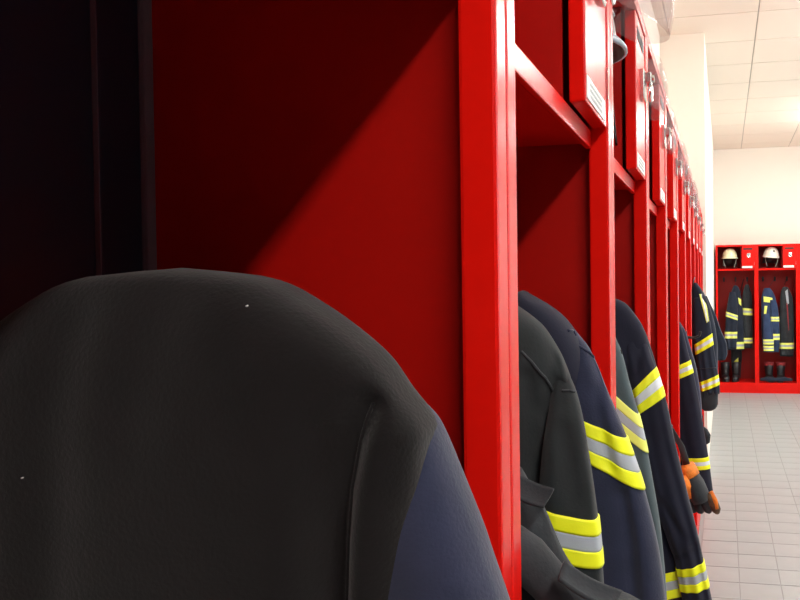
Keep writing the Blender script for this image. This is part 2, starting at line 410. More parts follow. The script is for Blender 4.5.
# ------------------------------------------------------------------ hanging garments
# outlines of the garments in metres: (height, left x, right x, y, half thickness); bands as two edge lines; seams and folds as (x, z) lines
GARMENT_ROWS = {'black_body': {'bands': {},
                'folds': [([(-0.1518, 1.1875), (-0.1355, 1.1706), (-0.1224, 1.1521), (-0.1087, 1.13)], 0.01, 0.01)],
                'rows': [(1.2102, -0.3055, -0.1645, 0.61, 0.0234), (1.1961, -0.3138, -0.1562, 0.61, 0.0253), (1.1796, -0.3237, -0.1463, 0.61, 0.027),
                         (1.1589, -0.3326, -0.1374, 0.61, 0.0284), (1.1383, -0.3424, -0.1276, 0.61, 0.0298), (1.118, -0.362, -0.108, 0.61, 0.0324),
                         (1.1091, -0.3944, -0.0756, 0.61, 0.036), (1.0989, -0.405, -0.0581, 0.61, 0.038), (1.0703, -0.405, -0.0457, 0.61, 0.0394),
                         (1.0043, -0.405, -0.0399, 0.61, 0.04), (0.8538, -0.405, -0.0459, 0.61, 0.0395), (0.6847, -0.405, -0.0554, 0.61, 0.0384)],
                'seams': [([(-0.154, 1.141), (-0.1398, 1.1373), (-0.1274, 1.1273), (-0.1197, 1.1186)],)]},
 'end_body': {'bands': {},
              'rows': [(1.3706, -0.1476, -0.1283, 3.8, 0.0196), (1.351, -0.1526, -0.1141, 3.8, 0.0277), (1.312, -0.1553, -0.0904, 3.8, 0.036),
                       (1.2388, -0.1583, -0.0622, 3.8, 0.0439), (1.1414, -0.1591, -0.0391, 3.8, 0.049), (1.044, -0.1551, -0.0303, 3.8, 0.05),
                       (0.9221, -0.1464, -0.0312, 3.8, 0.048), (0.8588, -0.1373, -0.0269, 3.8, 0.047)]},
 'end_cuff': {'bands': {},
              'rows': [(0.8572, -0.1162, -0.0266, 3.74, 0.03), (0.8283, -0.1212, -0.0315, 3.74, 0.03), (0.7947, -0.1215, -0.0317, 3.74, 0.03),
                       (0.7707, -0.1122, -0.0413, 3.74, 0.0267), (0.7586, -0.0981, -0.0603, 3.74, 0.0195)]},
 'end_sleeve': {'bands': {'a': [(-0.1418, 1.0751, -0.0593, 1.1276), (-0.128, 1.0298, -0.0504, 1.0754)],
                          'b': [(-0.1197, 0.8939, -0.0281, 0.9331), (-0.1107, 0.8487, -0.0215, 0.8857)]},
                'patch': [([(-0.1163, 1.3178), (-0.0882, 1.3176), (-0.0705, 1.1893), (-0.0823, 1.1798)],),
                          ([(-0.1069, 1.3177), (-0.0976, 1.3177), (-0.0752, 1.1893), (-0.0799, 1.1846)],)],
                'rows': [(1.2984, -0.1411, -0.1032, 3.74, 0.0202), (1.26, -0.1462, -0.0799, 3.74, 0.0268), (1.1928, -0.1467, -0.0663, 3.74, 0.0295),
                         (1.0729, -0.1406, -0.0508, 3.74, 0.0312), (0.9771, -0.1295, -0.0374, 3.74, 0.0316), (0.9052, -0.1206, -0.0262, 3.74, 0.032),
                         (0.8477, -0.1116, -0.0219, 3.74, 0.0312), (0.8405, -0.1069, -0.0243, 3.74, 0.0299)],
                'seams': [([(-0.1286, 0.9606), (-0.0395, 0.9663)],)]},
 'end_sleeveb': {'bands': {},
                 'rows': [(1.306, -0.1065, -0.0821, 3.86, 0.0196), (1.2615, -0.0971, -0.063, 3.86, 0.0232), (1.1972, -0.0878, -0.0344, 3.86, 0.029),
                          (1.138, -0.0786, -0.0155, 3.86, 0.0315), (1.064, -0.0646, 0.0129, 3.86, 0.035), (1.0196, -0.0552, 0.015, 3.86, 0.0333),
                          (0.99, -0.0457, 0.0027, 3.86, 0.0277)]},
 'fa_body': {'bands': {'a': [(0.0462, 0.6325, 0.2451, 0.6331), (0.0456, 0.5434, 0.2444, 0.5443)]},
             'rows': [(1.3501, 0.1268, 0.1642, 10.04, 0.0213), (1.3182, 0.1078, 0.1889, 10.04, 0.0314), (1.2163, 0.0758, 0.2131, 10.04, 0.0408),
                      (1.0377, 0.0495, 0.2367, 10.04, 0.0477), (0.7825, 0.0413, 0.2474, 10.04, 0.05), (0.5269, 0.0394, 0.2456, 10.04, 0.05)]},
 'fa_sleeve': {'bands': {'a': [(0.024, 1.0222, 0.1724, 0.971), (0.0236, 0.9588, 0.1719, 0.9078)],
                         'b': [(0.0097, 0.7623, 0.1585, 0.7623), (0.009, 0.6798, 0.1579, 0.6801)]},
               'rows': [(1.2681, 0.0696, 0.138, 9.99, 0.0237), (1.1665, 0.0501, 0.1621, 9.99, 0.0303), (0.9887, 0.0239, 0.167, 9.99, 0.0343),
                        (0.7217, 0.0094, 0.1589, 9.99, 0.035), (0.5435, 0.0206, 0.1514, 9.99, 0.0327)]},
 'fb_body': {'bands': {'a': [(0.2233, 1.0643, 0.3591, 1.0509), (0.2227, 0.9756, 0.3585, 0.9687)],
                       'b': [(0.2206, 0.6838, 0.3566, 0.6841), (0.2202, 0.614, 0.3561, 0.6145)]},
             'rows': [(1.3612, 0.2706, 0.3078, 10.06, 0.0274), (1.3167, 0.2516, 0.3262, 10.06, 0.0387), (1.202, 0.2321, 0.3502, 10.06, 0.0487),
                      (0.9726, 0.2305, 0.3549, 10.06, 0.05), (0.7175, 0.2287, 0.3531, 10.06, 0.05), (0.5516, 0.2338, 0.352, 10.06, 0.0487)]},
 'fc_body': {'bands': {},
             'rows': [(1.3143, 0.4974, 0.5709, 10.02, 0.0322), (1.2637, 0.4786, 0.6073, 10.02, 0.0426), (1.1626, 0.4595, 0.6434, 10.02, 0.0509),
                      (0.9352, 0.458, 0.6725, 10.02, 0.055), (0.6572, 0.4685, 0.683, 10.02, 0.055), (0.5055, 0.4798, 0.676, 10.02, 0.0526)]},
 'fc_sleeve': {'bands': {'a': [(0.5751, 0.9519, 0.6719, 0.9516), (0.5747, 0.8957, 0.6716, 0.8954)],
                         'b': [(0.5616, 0.7393, 0.6827, 0.7394), (0.5611, 0.6642, 0.6822, 0.6645)]},
               'rows': [(1.1634, 0.5666, 0.6395, 9.96, 0.0294), (1.063, 0.572, 0.6632, 9.96, 0.0329), (0.9125, 0.5772, 0.6744, 9.96, 0.034),
                        (0.7368, 0.576, 0.6794, 9.96, 0.035), (0.6113, 0.5813, 0.6725, 9.96, 0.0329)]},
 'fc_sleeveb': {'bands': {'a': [(0.4812, 0.6717, 0.6024, 0.6719), (0.4808, 0.6091, 0.602, 0.6095)],
                          'b': [(0.4806, 0.5903, 0.6019, 0.5908), (0.4802, 0.5277, 0.6015, 0.5283)]},
                'rows': [(0.9889, 0.4852, 0.5522, 9.94, 0.026), (0.8886, 0.4784, 0.5758, 9.94, 0.0313), (0.7631, 0.4776, 0.5993, 9.94, 0.035),
                         (0.6376, 0.4829, 0.6046, 9.94, 0.035), (0.5121, 0.4882, 0.6038, 9.94, 0.0341)]},
 'fd_body': {'bands': {'a': [(0.6625, 0.6218, 0.7597, 0.6221), (0.662, 0.5462, 0.7592, 0.5467)]},
             'rows': [(1.3243, 0.7326, 0.7936, 10.06, 0.0352), (1.2739, 0.7079, 0.8177, 10.06, 0.0473), (1.1602, 0.6949, 0.8536, 10.06, 0.0568),
                      (0.9076, 0.6873, 0.8643, 10.06, 0.06), (0.5916, 0.6853, 0.8624, 10.06, 0.06), (0.4525, 0.6906, 0.8555, 10.06, 0.0579)]},
 'fe_leg': {'bands': {},
            'rows': [(0.6175, 0.1108, 0.1743, 10.2, 0.027), (0.5656, 0.085, 0.2119, 10.2, 0.0381), (0.4358, 0.084, 0.2236, 10.2, 0.04),
                     (0.2799, 0.0956, 0.2099, 10.2, 0.0362), (0.15, 0.1074, 0.2026, 10.2, 0.033)]},
 'five_body': {'bands': {},
               'rows': [(1.2307, -0.3171, -0.1529, 2.74, 0.0279), (1.2024, -0.3343, -0.1357, 2.74, 0.0357), (1.1493, -0.3513, -0.1187, 2.74, 0.0408),
                        (1.0609, -0.375, -0.095, 2.74, 0.0465), (0.9192, -0.3912, -0.0788, 2.74, 0.0494), (0.7773, -0.3936, -0.0764, 2.74, 0.05),
                        (0.6884, -0.3929, -0.0771, 2.74, 0.05)]},
 'five_sleeve': {'bands': {'a': [(-0.148, 1.0882, -0.1127, 1.1038), (-0.1484, 1.0407, -0.108, 1.0581)],
                           'b': [(-0.1306, 0.7671, -0.0553, 0.7713), (-0.1242, 0.7282, -0.0506, 0.7308)]},
                 'rows': [(1.2335, -0.1839, -0.1496, 2.68, 0.017), (1.1885, -0.1912, -0.1363, 2.68, 0.0216), (1.1194, -0.1883, -0.1198, 2.68, 0.0241),
                          (1.0503, -0.1855, -0.1033, 2.68, 0.0264), (0.9639, -0.1759, -0.087, 2.68, 0.0275), (0.8604, -0.1631, -0.0708, 2.68, 0.028),
                          (0.7569, -0.1468, -0.0547, 2.68, 0.028), (0.6537, -0.1236, -0.0419, 2.68, 0.0264), (0.6399, -0.1203, -0.0403, 2.68, 0.0261)]},
 'grey_body': {'bands': {},
               'folds': [([(-0.1493, 1.3073), (-0.1571, 1.2801), (-0.1639, 1.2572)], 0.008, 0.01),
                         ([(-0.1535, 1.2647), (-0.1623, 1.2299), (-0.1685, 1.1841), (-0.1731, 1.1104)], 0.008, 0.014),
                         ([(-0.1796, 1.2752), (-0.1744, 1.2388), (-0.1768, 1.1929)], 0.008, 0.009),
                         ([(-0.1687, 1.2462), (-0.1595, 1.2346), (-0.1539, 1.2301)], 0.006, 0.007)],
               'rows': [(1.3419, -0.2738, -0.1962, 0.72, 0.0246), (1.3342, -0.2846, -0.1854, 0.72, 0.0307), (1.3225, -0.2984, -0.1716, 0.72, 0.035),
                        (1.3089, -0.308, -0.162, 0.72, 0.038), (1.2894, -0.3186, -0.1514, 0.72, 0.0405), (1.2651, -0.3261, -0.1439, 0.72, 0.0423),
                        (1.231, -0.3267, -0.1433, 0.72, 0.0431), (1.1526, -0.3219, -0.1481, 0.72, 0.0431), (1.054, -0.3189, -0.1511, 0.72, 0.0434),
                        (0.8556, -0.3206, -0.1494, 0.72, 0.0447), (0.6048, -0.3198, -0.1502, 0.72, 0.045)],
               'seams': [([(-0.184, 1.3008), (-0.1737, 1.2899), (-0.1636, 1.2754), (-0.1591, 1.2619)],)]},
 'grey_sleeve': {'bands': {'a': [(-0.1566, 1.1584, -0.1084, 1.1484), (-0.1436, 1.113, -0.1054, 1.1056)]},
                 'folds': [([(-0.1459, 1.2252), (-0.1372, 1.199), (-0.1322, 1.1684)], 0.01, 0.005),
                           ([(-0.1266, 1.2606), (-0.1225, 1.2365), (-0.1201, 1.2106)], 0.006, 0.004)],
                 'rows': [(1.2841, -0.1574, -0.1495, 0.72, 0.0074), (1.2746, -0.1594, -0.1453, 0.72, 0.01), (1.2598, -0.1617, -0.1383, 0.716, 0.0129),
                          (1.2393, -0.164, -0.1313, 0.708, 0.0153), (1.2084, -0.1668, -0.1242, 0.698, 0.0176), (1.1457, -0.1705, -0.1142, 0.69, 0.0204),
                          (1.0949, -0.173, -0.1101, 0.69, 0.0215), (1.0347, -0.1737, -0.108, 0.69, 0.022), (0.9231, -0.1713, -0.1091, 0.69, 0.0214)],
                 'seams': [([(-0.1495, 1.2625), (-0.1428, 1.2626), (-0.1372, 1.2603)],)]},
 'navy_body': {'bands': {},
               'rows': [(1.3543, -0.2351, -0.2349, 0.89, 0.0239), (1.3483, -0.2473, -0.2227, 0.89, 0.0308), (1.3375, -0.2666, -0.2034, 0.89, 0.0369),
                        (1.3232, -0.2846, -0.1854, 0.89, 0.0415), (1.3064, -0.2976, -0.1724, 0.89, 0.0445), (1.2849, -0.307, -0.163, 0.89, 0.0464),
                        (1.2251, -0.3147, -0.1553, 0.89, 0.0481), (1.105, -0.3158, -0.1542, 0.89, 0.0486), (0.924, -0.3187, -0.1513, 0.89, 0.0493),
                        (0.7416, -0.3216, -0.1484, 0.89, 0.05)],
               'seams': [([(-0.1769, 1.3091), (-0.1699, 1.308), (-0.1629, 1.3022)],)]},
 'navy_sleeve': {'bands': {'a': [(-0.1496, 1.2057, -0.1035, 1.1851), (-0.1346, 1.1534, -0.0877, 1.129)]},
                 'folds': [([(-0.1444, 1.2739), (-0.1373, 1.2137), (-0.1279, 1.1591)], 0.008, 0.006),
                           ([(-0.1129, 1.1268), (-0.1046, 1.0725), (-0.1009, 1.0069)], 0.009, 0.008)],
                 'rows': [(1.3178, -0.1924, -0.1815, 0.9, 0.0086), (1.3036, -0.1934, -0.1703, 0.898, 0.0125), (1.2908, -0.1915, -0.1589, 0.894, 0.0149),
                          (1.2737, -0.188, -0.1485, 0.888, 0.0165), (1.2457, -0.1814, -0.1355, 0.878, 0.0179), (1.1952, -0.1756, -0.1129, 0.87, 0.0211),
                          (1.1266, -0.1694, -0.0896, 0.87, 0.0239), (1.0467, -0.162, -0.0722, 0.87, 0.0254), (0.9551, -0.1572, -0.0629, 0.87, 0.026),
                          (0.8631, -0.1511, -0.0591, 0.87, 0.0257)],
                 'seams': [([(-0.1738, 1.2914), (-0.1644, 1.2897), (-0.1551, 1.2834), (-0.1493, 1.2765)],)]},
 'navyb_body': {'bands': {'a': [(-0.1332, 0.8355, -0.0659, 0.8539), (-0.1336, 0.7888, -0.0628, 0.8061)]},
                'rows': [(1.3362, -0.2764, -0.1936, 1.41, 0.0184), (1.3288, -0.2912, -0.1788, 1.41, 0.0256), (1.3122, -0.3058, -0.1642, 1.41, 0.0305),
                         (1.2881, -0.3221, -0.1479, 1.41, 0.0345), (1.2512, -0.3365, -0.1335, 1.41, 0.0373), (1.1865, -0.3541, -0.1159, 1.41, 0.0399),
                         (1.0572, -0.3748, -0.0952, 1.41, 0.0423), (0.928, -0.3955, -0.0745, 1.41, 0.0441), (0.8357, -0.405, -0.0627, 1.41, 0.0448),
                         (0.7579, -0.405, -0.0579, 1.41, 0.045), (0.7059, -0.405, -0.0565, 1.41, 0.045)]},
 'navyb_sleeve': {'bands': {'a': [(-0.1562, 1.179, -0.1138, 1.2216), (-0.1478, 1.1334, -0.1021, 1.1641)],
                            'b': [(-0.0649, 0.863, -0.034, 0.8719), (-0.0688, 0.819, -0.0258, 0.8271)]},
                  'folds': [([(-0.1446, 1.2826), (-0.1502, 1.2476), (-0.1542, 1.2036)], 0.012, 0.008),
                            ([(-0.1125, 0.9763), (-0.0919, 0.9422), (-0.0731, 0.9168)], 0.008, 0.008),
                            ([(-0.0995, 0.8715), (-0.0752, 0.88), (-0.0509, 0.8971)], 0.008, 0.008)],
                  'rows': [(1.3121, -0.1919, -0.1697, 1.41, 0.0148), (1.2882, -0.1901, -0.1531, 1.408, 0.0191), (1.2521, -0.1838, -0.1362, 1.4, 0.0218),
                           (1.2257, -0.1755, -0.1265, 1.39, 0.0222), (1.2046, -0.1714, -0.1173, 1.385, 0.0234), (1.1549, -0.164, -0.103, 1.38, 0.0249),
                           (1.0653, -0.1504, -0.0843, 1.38, 0.026), (0.994, -0.1331, -0.0672, 1.38, 0.026), (0.9231, -0.1087, -0.0502, 1.38, 0.0246),
                           (0.8576, -0.0879, -0.0366, 1.38, 0.023), (0.799, -0.0777, -0.0249, 1.38, 0.0234), (0.7777, -0.0743, -0.0215, 1.38, 0.0234)]},
 'near_body': {'bands': {},
               'folds': [([(-0.1738, 1.3007), (-0.1785, 1.2827), (-0.1832, 1.2609), (-0.1868, 1.2362), (-0.1895, 1.2038), (-0.1914, 1.1311)], 0.008, 0.014),
                         ([(-0.1915, 1.2878), (-0.194, 1.2684), (-0.1955, 1.2394), (-0.1967, 1.2078), (-0.198, 1.137)], 0.01, 0.012),
                         ([(-0.3269, 1.341), (-0.3329, 1.2956), (-0.3366, 1.2448), (-0.3395, 1.1834)], 0.02, 0.004),
                         ([(-0.2751, 1.3557), (-0.2825, 1.3263), (-0.2879, 1.2917)], 0.02, 0.003)],
               'rows': [(1.3707, -0.3123, -0.2725, 0.375, 0.0187), (1.3685, -0.3392, -0.2532, 0.375, 0.0275), (1.3641, -0.3576, -0.236, 0.375, 0.0327),
                        (1.355, -0.3764, -0.2181, 0.375, 0.0373), (1.3384, -0.4026, -0.1931, 0.375, 0.0429), (1.3219, -0.4211, -0.1742, 0.375, 0.0466),
                        (1.3082, -0.4271, -0.1644, 0.375, 0.0481), (1.2835, -0.4307, -0.1483, 0.375, 0.05), (1.2642, -0.4313, -0.1497, 0.375, 0.0499),
                        (1.2336, -0.4337, -0.1567, 0.375, 0.0493), (1.1889, -0.4365, -0.1618, 0.375, 0.049), (1.0767, -0.44, -0.1634, 0.375, 0.049),
                        (0.7342, -0.4487, -0.1572, 0.375, 0.0499), (0.4985, -0.4562, -0.1605, 0.375, 0.0499)],
               'seams': [([(-0.1722, 1.3033), (-0.1735, 1.2984), (-0.1769, 1.2802), (-0.1805, 1.2607), (-0.1836, 1.2357), (-0.1858, 1.2032), (-0.1872, 1.1555)],)]},
 'near_sleeve': {'bands': {},
                 'folds': [([(-0.1305, 1.2823), (-0.12, 1.2394), (-0.1097, 1.192)], 0.012, 0.003)],
                 'rows': [(1.2963, -0.1713, -0.1566, 0.385, 0.0152), (1.29, -0.1725, -0.1511, 0.385, 0.0184), (1.2793, -0.1738, -0.1457, 0.385, 0.0211),
                          (1.2634, -0.1775, -0.1392, 0.385, 0.0246), (1.2475, -0.1801, -0.1328, 0.385, 0.0274), (1.2316, -0.1815, -0.1265, 0.385, 0.0295),
                          (1.2156, -0.1829, -0.1212, 0.385, 0.0313), (1.1944, -0.1856, -0.1139, 0.385, 0.0338), (1.1415, -0.1888, -0.0979, 0.385, 0.0381),
                          (1.0351, -0.1907, -0.0805, 0.385, 0.042), (0.9022, -0.1766, -0.0714, 0.385, 0.0411)]},
 'teal_body': {'bands': {},
               'rows': [(1.3027, -0.2812, -0.1888, 1.22, 0.0249), (1.2898, -0.294, -0.176, 1.22, 0.0307), (1.2657, -0.3034, -0.1666, 1.22, 0.0338),
                        (1.2335, -0.3127, -0.1573, 1.22, 0.0359), (1.1448, -0.3215, -0.1485, 1.22, 0.0377), (0.8532, -0.3347, -0.1353, 1.22, 0.04),
                        (0.6572, -0.3329, -0.1371, 1.22, 0.04)]},
 'teal_sleeve': {'bands': {'a': [(-0.1609, 1.1882, -0.1235, 1.1543), (-0.1449, 1.1251, -0.1135, 1.0989)]},
                 'rows': [(1.2962, -0.2084, -0.184, 1.22, 0.0119), (1.2773, -0.2111, -0.1708, 1.216, 0.0154), (1.2588, -0.2116, -0.1603, 1.208, 0.0174),
                          (1.2126, -0.2084, -0.1466, 1.196, 0.0192), (1.1353, -0.205, -0.1248, 1.19, 0.0219), (1.0574, -0.1963, -0.11, 1.19, 0.0228),
                          (0.9795, -0.1892, -0.0983, 1.19, 0.0234), (0.87, -0.1856, -0.0901, 1.19, 0.024), (0.7444, -0.1805, -0.0865, 1.19, 0.0238)],
                 'seams': [([(-0.1602, 1.2592), (-0.1541, 1.2585), (-0.1481, 1.2532)],)]}}
def pchip(x, xs, ys):
    xs = np.asarray(xs, float); ys = np.asarray(ys, float); h = np.diff(xs); d = np.diff(ys) / h
    m = np.zeros(len(xs)); m[0] = d[0]; m[-1] = d[-1]
    for i in range(1, len(xs) - 1):
        if d[i - 1] * d[i] > 0:
            w1 = 2 * h[i] + h[i - 1]; w2 = h[i] + 2 * h[i - 1]
            m[i] = (w1 + w2) / (w1 / d[i - 1] + w2 / d[i])
    x = np.clip(x, xs[0], xs[-1]); k = np.clip(np.searchsorted(xs, x) - 1, 0, len(xs) - 2)
    t = (x - xs[k]) / h[k]
    return ((2 * t**3 - 3 * t**2 + 1) * ys[k] + (t**3 - 2 * t**2 + t) * h[k] * m[k] + (-2 * t**3 + 3 * t**2) * ys[k + 1] + (t**3 - t**2) * h[k] * m[k + 1])

class Tube:
    """closed cloth tube; outline rows give left and right edge, distance and half thickness at each height"""
    def __init__(self, key, seed=0, wrinkle=0.003, expo=0.75):
        g = GARMENT_ROWS[key]; r = sorted(g['rows'])
        self.z = np.array([a[0] for a in r]); self.cols = [np.array([a[i] for a in r]) for i in (1, 2, 3, 4)]
        self.g = g; self.w = wrinkle; self.e = expo; rr = random.Random(seed)
        self.ph = [(rr.uniform(2, 9), rr.uniform(0, 6.28), rr.uniform(-7, 7), rr.uniform(0.4, 1)) for _ in range(6)]
    def at(self, th, z, off=0.0):
        xl, xr, yc, b = [pchip(z, self.z, c) for c in self.cols]
        xm = (xl + xr) / 2; hw = (xr - xl) / 2
        c = np.cos(th); s = np.sin(th)
        x = xm + (hw + off) * np.sign(c) * np.abs(c) ** 0.9
        ys = np.sign(s) * np.abs(s) ** self.e
        y = yc + (b + off) * ys
        fall = np.clip((self.z[-1] - z) / 0.25, 0, 1)
        wv = sum(a * np.sin(k * th + p + q * z) for k, p, q, a in self.ph) * self.w * fall / 2.0
        y = y + wv * ys
        for pts, wd, dp in self.g.get('folds', []):
            P = np.array(pts); best = np.full(np.shape(x), 9.0)
            for p, q in zip(P, P[1:]):
                d = q - p; t = np.clip(((x - p[0]) * d[0] + (z - p[1]) * d[1]) / (d @ d), 0, 1)
                best = np.minimum(best, np.hypot(x - p[0] - t * d[0], z - p[1] - t * d[1]))
            y = y + dp * np.exp(-(best / wd) ** 2) * np.clip(-s * 3, 0, 1)
        return x, y, np.broadcast_to(z, np.shape(x))
    def mesh(self, name, m, parent, nth=64, nz=80):
        z0, z1 = self.z[0], self.z[-1]; u = np.linspace(0, 1, nz)
        zz = z1 - (z1 - z0) * (0.55 * u**2 + 0.45 * u)
        th = np.linspace(0, 2 * np.pi, nth, endpoint=False)
        T, Z = np.meshgrid(th, zz); x, y, z = self.at(T, Z)
        bm = bmesh.new()
        V = [[bm.verts.new((x[i, k], y[i, k], z[i, k])) for k in range(nth)] for i in range(nz)]
        for i in range(nz - 1):
            for k in range(nth):
                j = (k + 1) % nth; bm.faces.new((V[i][k], V[i + 1][k], V[i + 1][j], V[i][j]))
        for i, up in ((0, 1), (nz - 1, 0)):
            c = bm.verts.new(sum((v.co for v in V[i]), Vector()) / nth + Vector((0, 0, 0.002 if up else 0.03)))
            for k in range(nth):
                j = (k + 1) % nth
                bm.faces.new((V[i][k], V[i][j], c) if up else (V[i][j], V[i][k], c))
        bmesh.ops.recalc_face_normals(bm, faces=bm.faces)
        return link(name, bm, m, parent, True)
    def band(self, name, m, parent, key, f0, f1, off=0.0015, nth=64, nv=7):
        (ax, az, bx, bz), (cx, cz, dx, dz) = self.g['bands'][key]
        th = np.linspace(0, 2 * np.pi, nth, endpoint=False)
        bm = bmesh.new(); V = []
        def ring(f, o):
            s0 = (bz - az) / (bx - ax); s1 = (dz - cz) / (dx - cx); mz = (az + bz) / 2 * (1 - f) + (cz + dz) / 2 * f
            mx = (ax + bx) / 2 * (1 - f) + (cx + dx) / 2 * f; sl = s0 * (1 - f) + s1 * f
            zt = np.full(nth, mz)
            for _ in range(4):
                x, y, z = self.at(th, zt, o); zt = np.clip(mz + sl * (x - mx), self.z[0], self.z[-1])
            x, y, z = self.at(th, zt, o)
            return [bm.verts.new((x[k], y[k], zt[k])) for k in range(nth)]
        V = [ring(f0, 0.0)] + [ring(f0 + (f1 - f0) * i / (nv - 1), off) for i in range(nv)] + [ring(f1, 0.0)]
        for p, q in zip(V, V[1:]):
            for k in range(nth):
                j = (k + 1) % nth; bm.faces.new((p[k], q[k], q[j], p[j]))
        bmesh.ops.recalc_face_normals(bm, faces=bm.faces)
        return link(name, bm, m, parent, True)
    def triple(self, parent, key, y='yellow', s='silver', off=0.0015):
        self.band('yellow_band', M[y], parent, key, 0.0, 0.335, off)
        self.band('silver_band', M[s], parent, key, 0.325, 0.67, off * 0.8)
        self.band('yellow_band', M[y], parent, key, 0.66, 1.0, off)
    def surf(self, x, z):
        xl, xr, yc, b = [float(pchip(np.array(z), self.z, c)) for c in self.cols]
        c = max(-0.999, min(0.999, (x - (xl + xr) / 2) / max(1e-4, (xr - xl) / 2)))
        th = -math.acos(math.copysign(abs(c) ** (1 / 0.9), c))
        X, Y, Z = self.at(np.array([th]), np.array([z])); return Vector((float(X[0]), float(Y[0]) - 0.0007, z))
    def seams(self, m, parent, r=0.0013):
        for (pts, *_) in self.g.get('seams', []):
            P = []
            for (x0, z0), (x1, z1) in zip(pts, pts[1:]):
                for i in range(6): P.append(self.surf(x0 + (x1 - x0) * i / 6, z0 + (z1 - z0) * i / 6))
            P.append(self.surf(*pts[-1]))
            link('seam', add_sweep(bmesh.new(), P, r, 6), m, parent, True)
    def patch(self, name, m, parent, quad, off=0.003, n=8):
        """flat cloth piece lying on the near side; quad = four (x, z) corners"""
        bm = bmesh.new(); a, b, c, d = [Vector((q[0], q[1])) for q in quad]; V = []
        for lift in (off, 0.0):
            G = []
            for i in range(n + 1):
                row = []
                for j in range(n + 1):
                    p = (a * (1 - i / n) + b * i / n) * (1 - j / n) + (d * (1 - i / n) + c * i / n) * j / n
                    s = self.surf(p.x, p.y); row.append(bm.verts.new((s.x, s.y - lift, s.z)))
                G.append(row)
            V.append(G)
            for i in range(n):
                for j in range(n): bm.faces.new((G[i][j], G[i + 1][j], G[i + 1][j + 1], G[i][j + 1]))
        rim = [(0, j) for j in range(n)] + [(i, n) for i in range(n)] + [(n, n - j) for j in range(n)] + [(n - i, 0) for i in range(n)]
        for (i, j), (k, l) in zip(rim, rim[1:] + rim[:1]): bm.faces.new((V[0][i][j], V[0][k][l], V[1][k][l], V[1][i][j]))
        bmesh.ops.recalc_face_normals(bm, faces=bm.faces)
        return link(name, bm, m, parent, True)

def hanging_loop(parent, m, top, hook):
    link('hanging_loop', add_sweep(bmesh.new(), [top, ((top[0] + hook[0]) / 2, (top[1] + hook[1]) / 2, (top[2] + hook[2]) / 2 + 0.01), hook], 0.003, 6, 0.5), m, parent, True)

# large coat in the nearest locker
t = thing('hanging_coat', 'large plain charcoal coat with a skylight-tinted sleeve hanging closest to the camera', 'coat')
b = Tube('near_body', 1, 0.0022, 0.62); b.mesh('coat_body', M['black_felt'], t, 128, 150); b.seams(M['black_felt'], t, 0.0011)
s = Tube('near_sleeve', 2, 0.002, 0.8); s.mesh('sleeve', M['navy_felt'], t, 72, 90)['label'] = 'sleeve tinted as if by blue skylight'  # bluer, lighter cloth colour stands in for skylight on the sleeve
hanging_loop(t, M['black_felt'], (-0.34, 0.375, 1.25), (-0.385, 0.409, 1.236))
bm = bmesh.new()        # two specks of lint on the felt
for x, z in ((-0.2325, 1.352), (-0.35, 1.266)):
    p = b.surf(x, z); add_sweep(bm, [p + Vector((0, -0.0006, 0)), p + Vector((0.0012, -0.0008, 0.0004))], 0.0004, 6)
link('lint', bm, M['white_label'], t, True)

# dark grey jacket, second locker
t = thing('fire_jacket', 'dark grey jacket with a level lime and silver sleeve band beside the near post', 'jacket', group='jackets hanging in the long row')
b = Tube('grey_body', 3, 0.006); b.mesh('jacket_body', M['grey_cloth'], t, 96, 100); b.seams(M['black_cloth'], t, 0.0016)
s = Tube('grey_sleeve', 4, 0.004); s.mesh('sleeve', M['grey_cloth'], t, 64, 80); s.triple(t, 'a'); s.seams(M['black_cloth'], t, 0.0014)
hanging_loop(t, M['grey_cloth'], (-0.285, 0.72, 1.33), (-0.385, 0.759, 1.43))

# navy jacket, second locker
t = thing('fire_jacket', 'navy jacket behind the dark grey one, its bright sleeve band sloping down to the right', 'jacket', group='jackets hanging in the long row')
b = Tube('navy_body', 5, 0.005); b.mesh('jacket_body', M['navy_cloth'], t, 96, 100); b.seams(M['navy_felt'], t, 0.0018)
s = Tube('navy_sleeve', 6, 0.004); s.mesh('sleeve', M['navy_felt'], t, 64, 80); s.triple(t, 'a'); s.seams(M['navy_felt'], t, 0.0018)
hanging_loop(t, M['navy_cloth'], (-0.24, 0.89, 1.35), (-0.385, 0.909, 1.43))

# faded black coat low in the second locker
t = thing('work_coat', 'crumpled faded black coat low down in front of the lime band, with open pocket flap', 'coat')
b = Tube('black_body', 7, 0.006); b.mesh('coat_body', M['black_cloth'], t, 96, 100); b.seams(M['grey_cloth'], t, 0.0016)
BLACK = b

# washed grey jacket, third locker
t = thing('fire_jacket', 'washed grey jacket behind the second post with a pale yellow band', 'jacket', group='jackets hanging in the long row')
b = Tube('teal_body', 8, 0.004); b.mesh('jacket_body', M['teal_cloth'], t, 72, 80)
s = Tube('teal_sleeve', 9, 0.003); s.mesh('sleeve', M['teal_cloth'], t, 64, 80); s.triple(t, 'a', 'pale_yellow', 'silver'); s.seams(M['grey_cloth'], t, 0.0016)
hanging_loop(t, M['teal_cloth'], (-0.235, 1.22, 1.31), (-0.385, 1.259, 1.43))

# navy jacket with two bands, third locker
t = thing('fire_jacket', 'navy jacket with a sleeve band rising to the right and a lime cuff band', 'jacket', group='jackets hanging in the long row')
b = Tube('navyb_body', 10, 0.004); b.mesh('jacket_body', M['navy_cloth'], t, 80, 90); b.triple(t, 'a')
s = Tube('navyb_sleeve', 11, 0.004); s.mesh('sleeve', M['navy_cloth'], t, 72, 90); s.triple(t, 'a', s='pale_silver'); s.triple(t, 'b', s='silver')
hanging_loop(t, M['navy_cloth'], (-0.235, 1.41, 1.335), (-0.385, 1.409, 1.43))

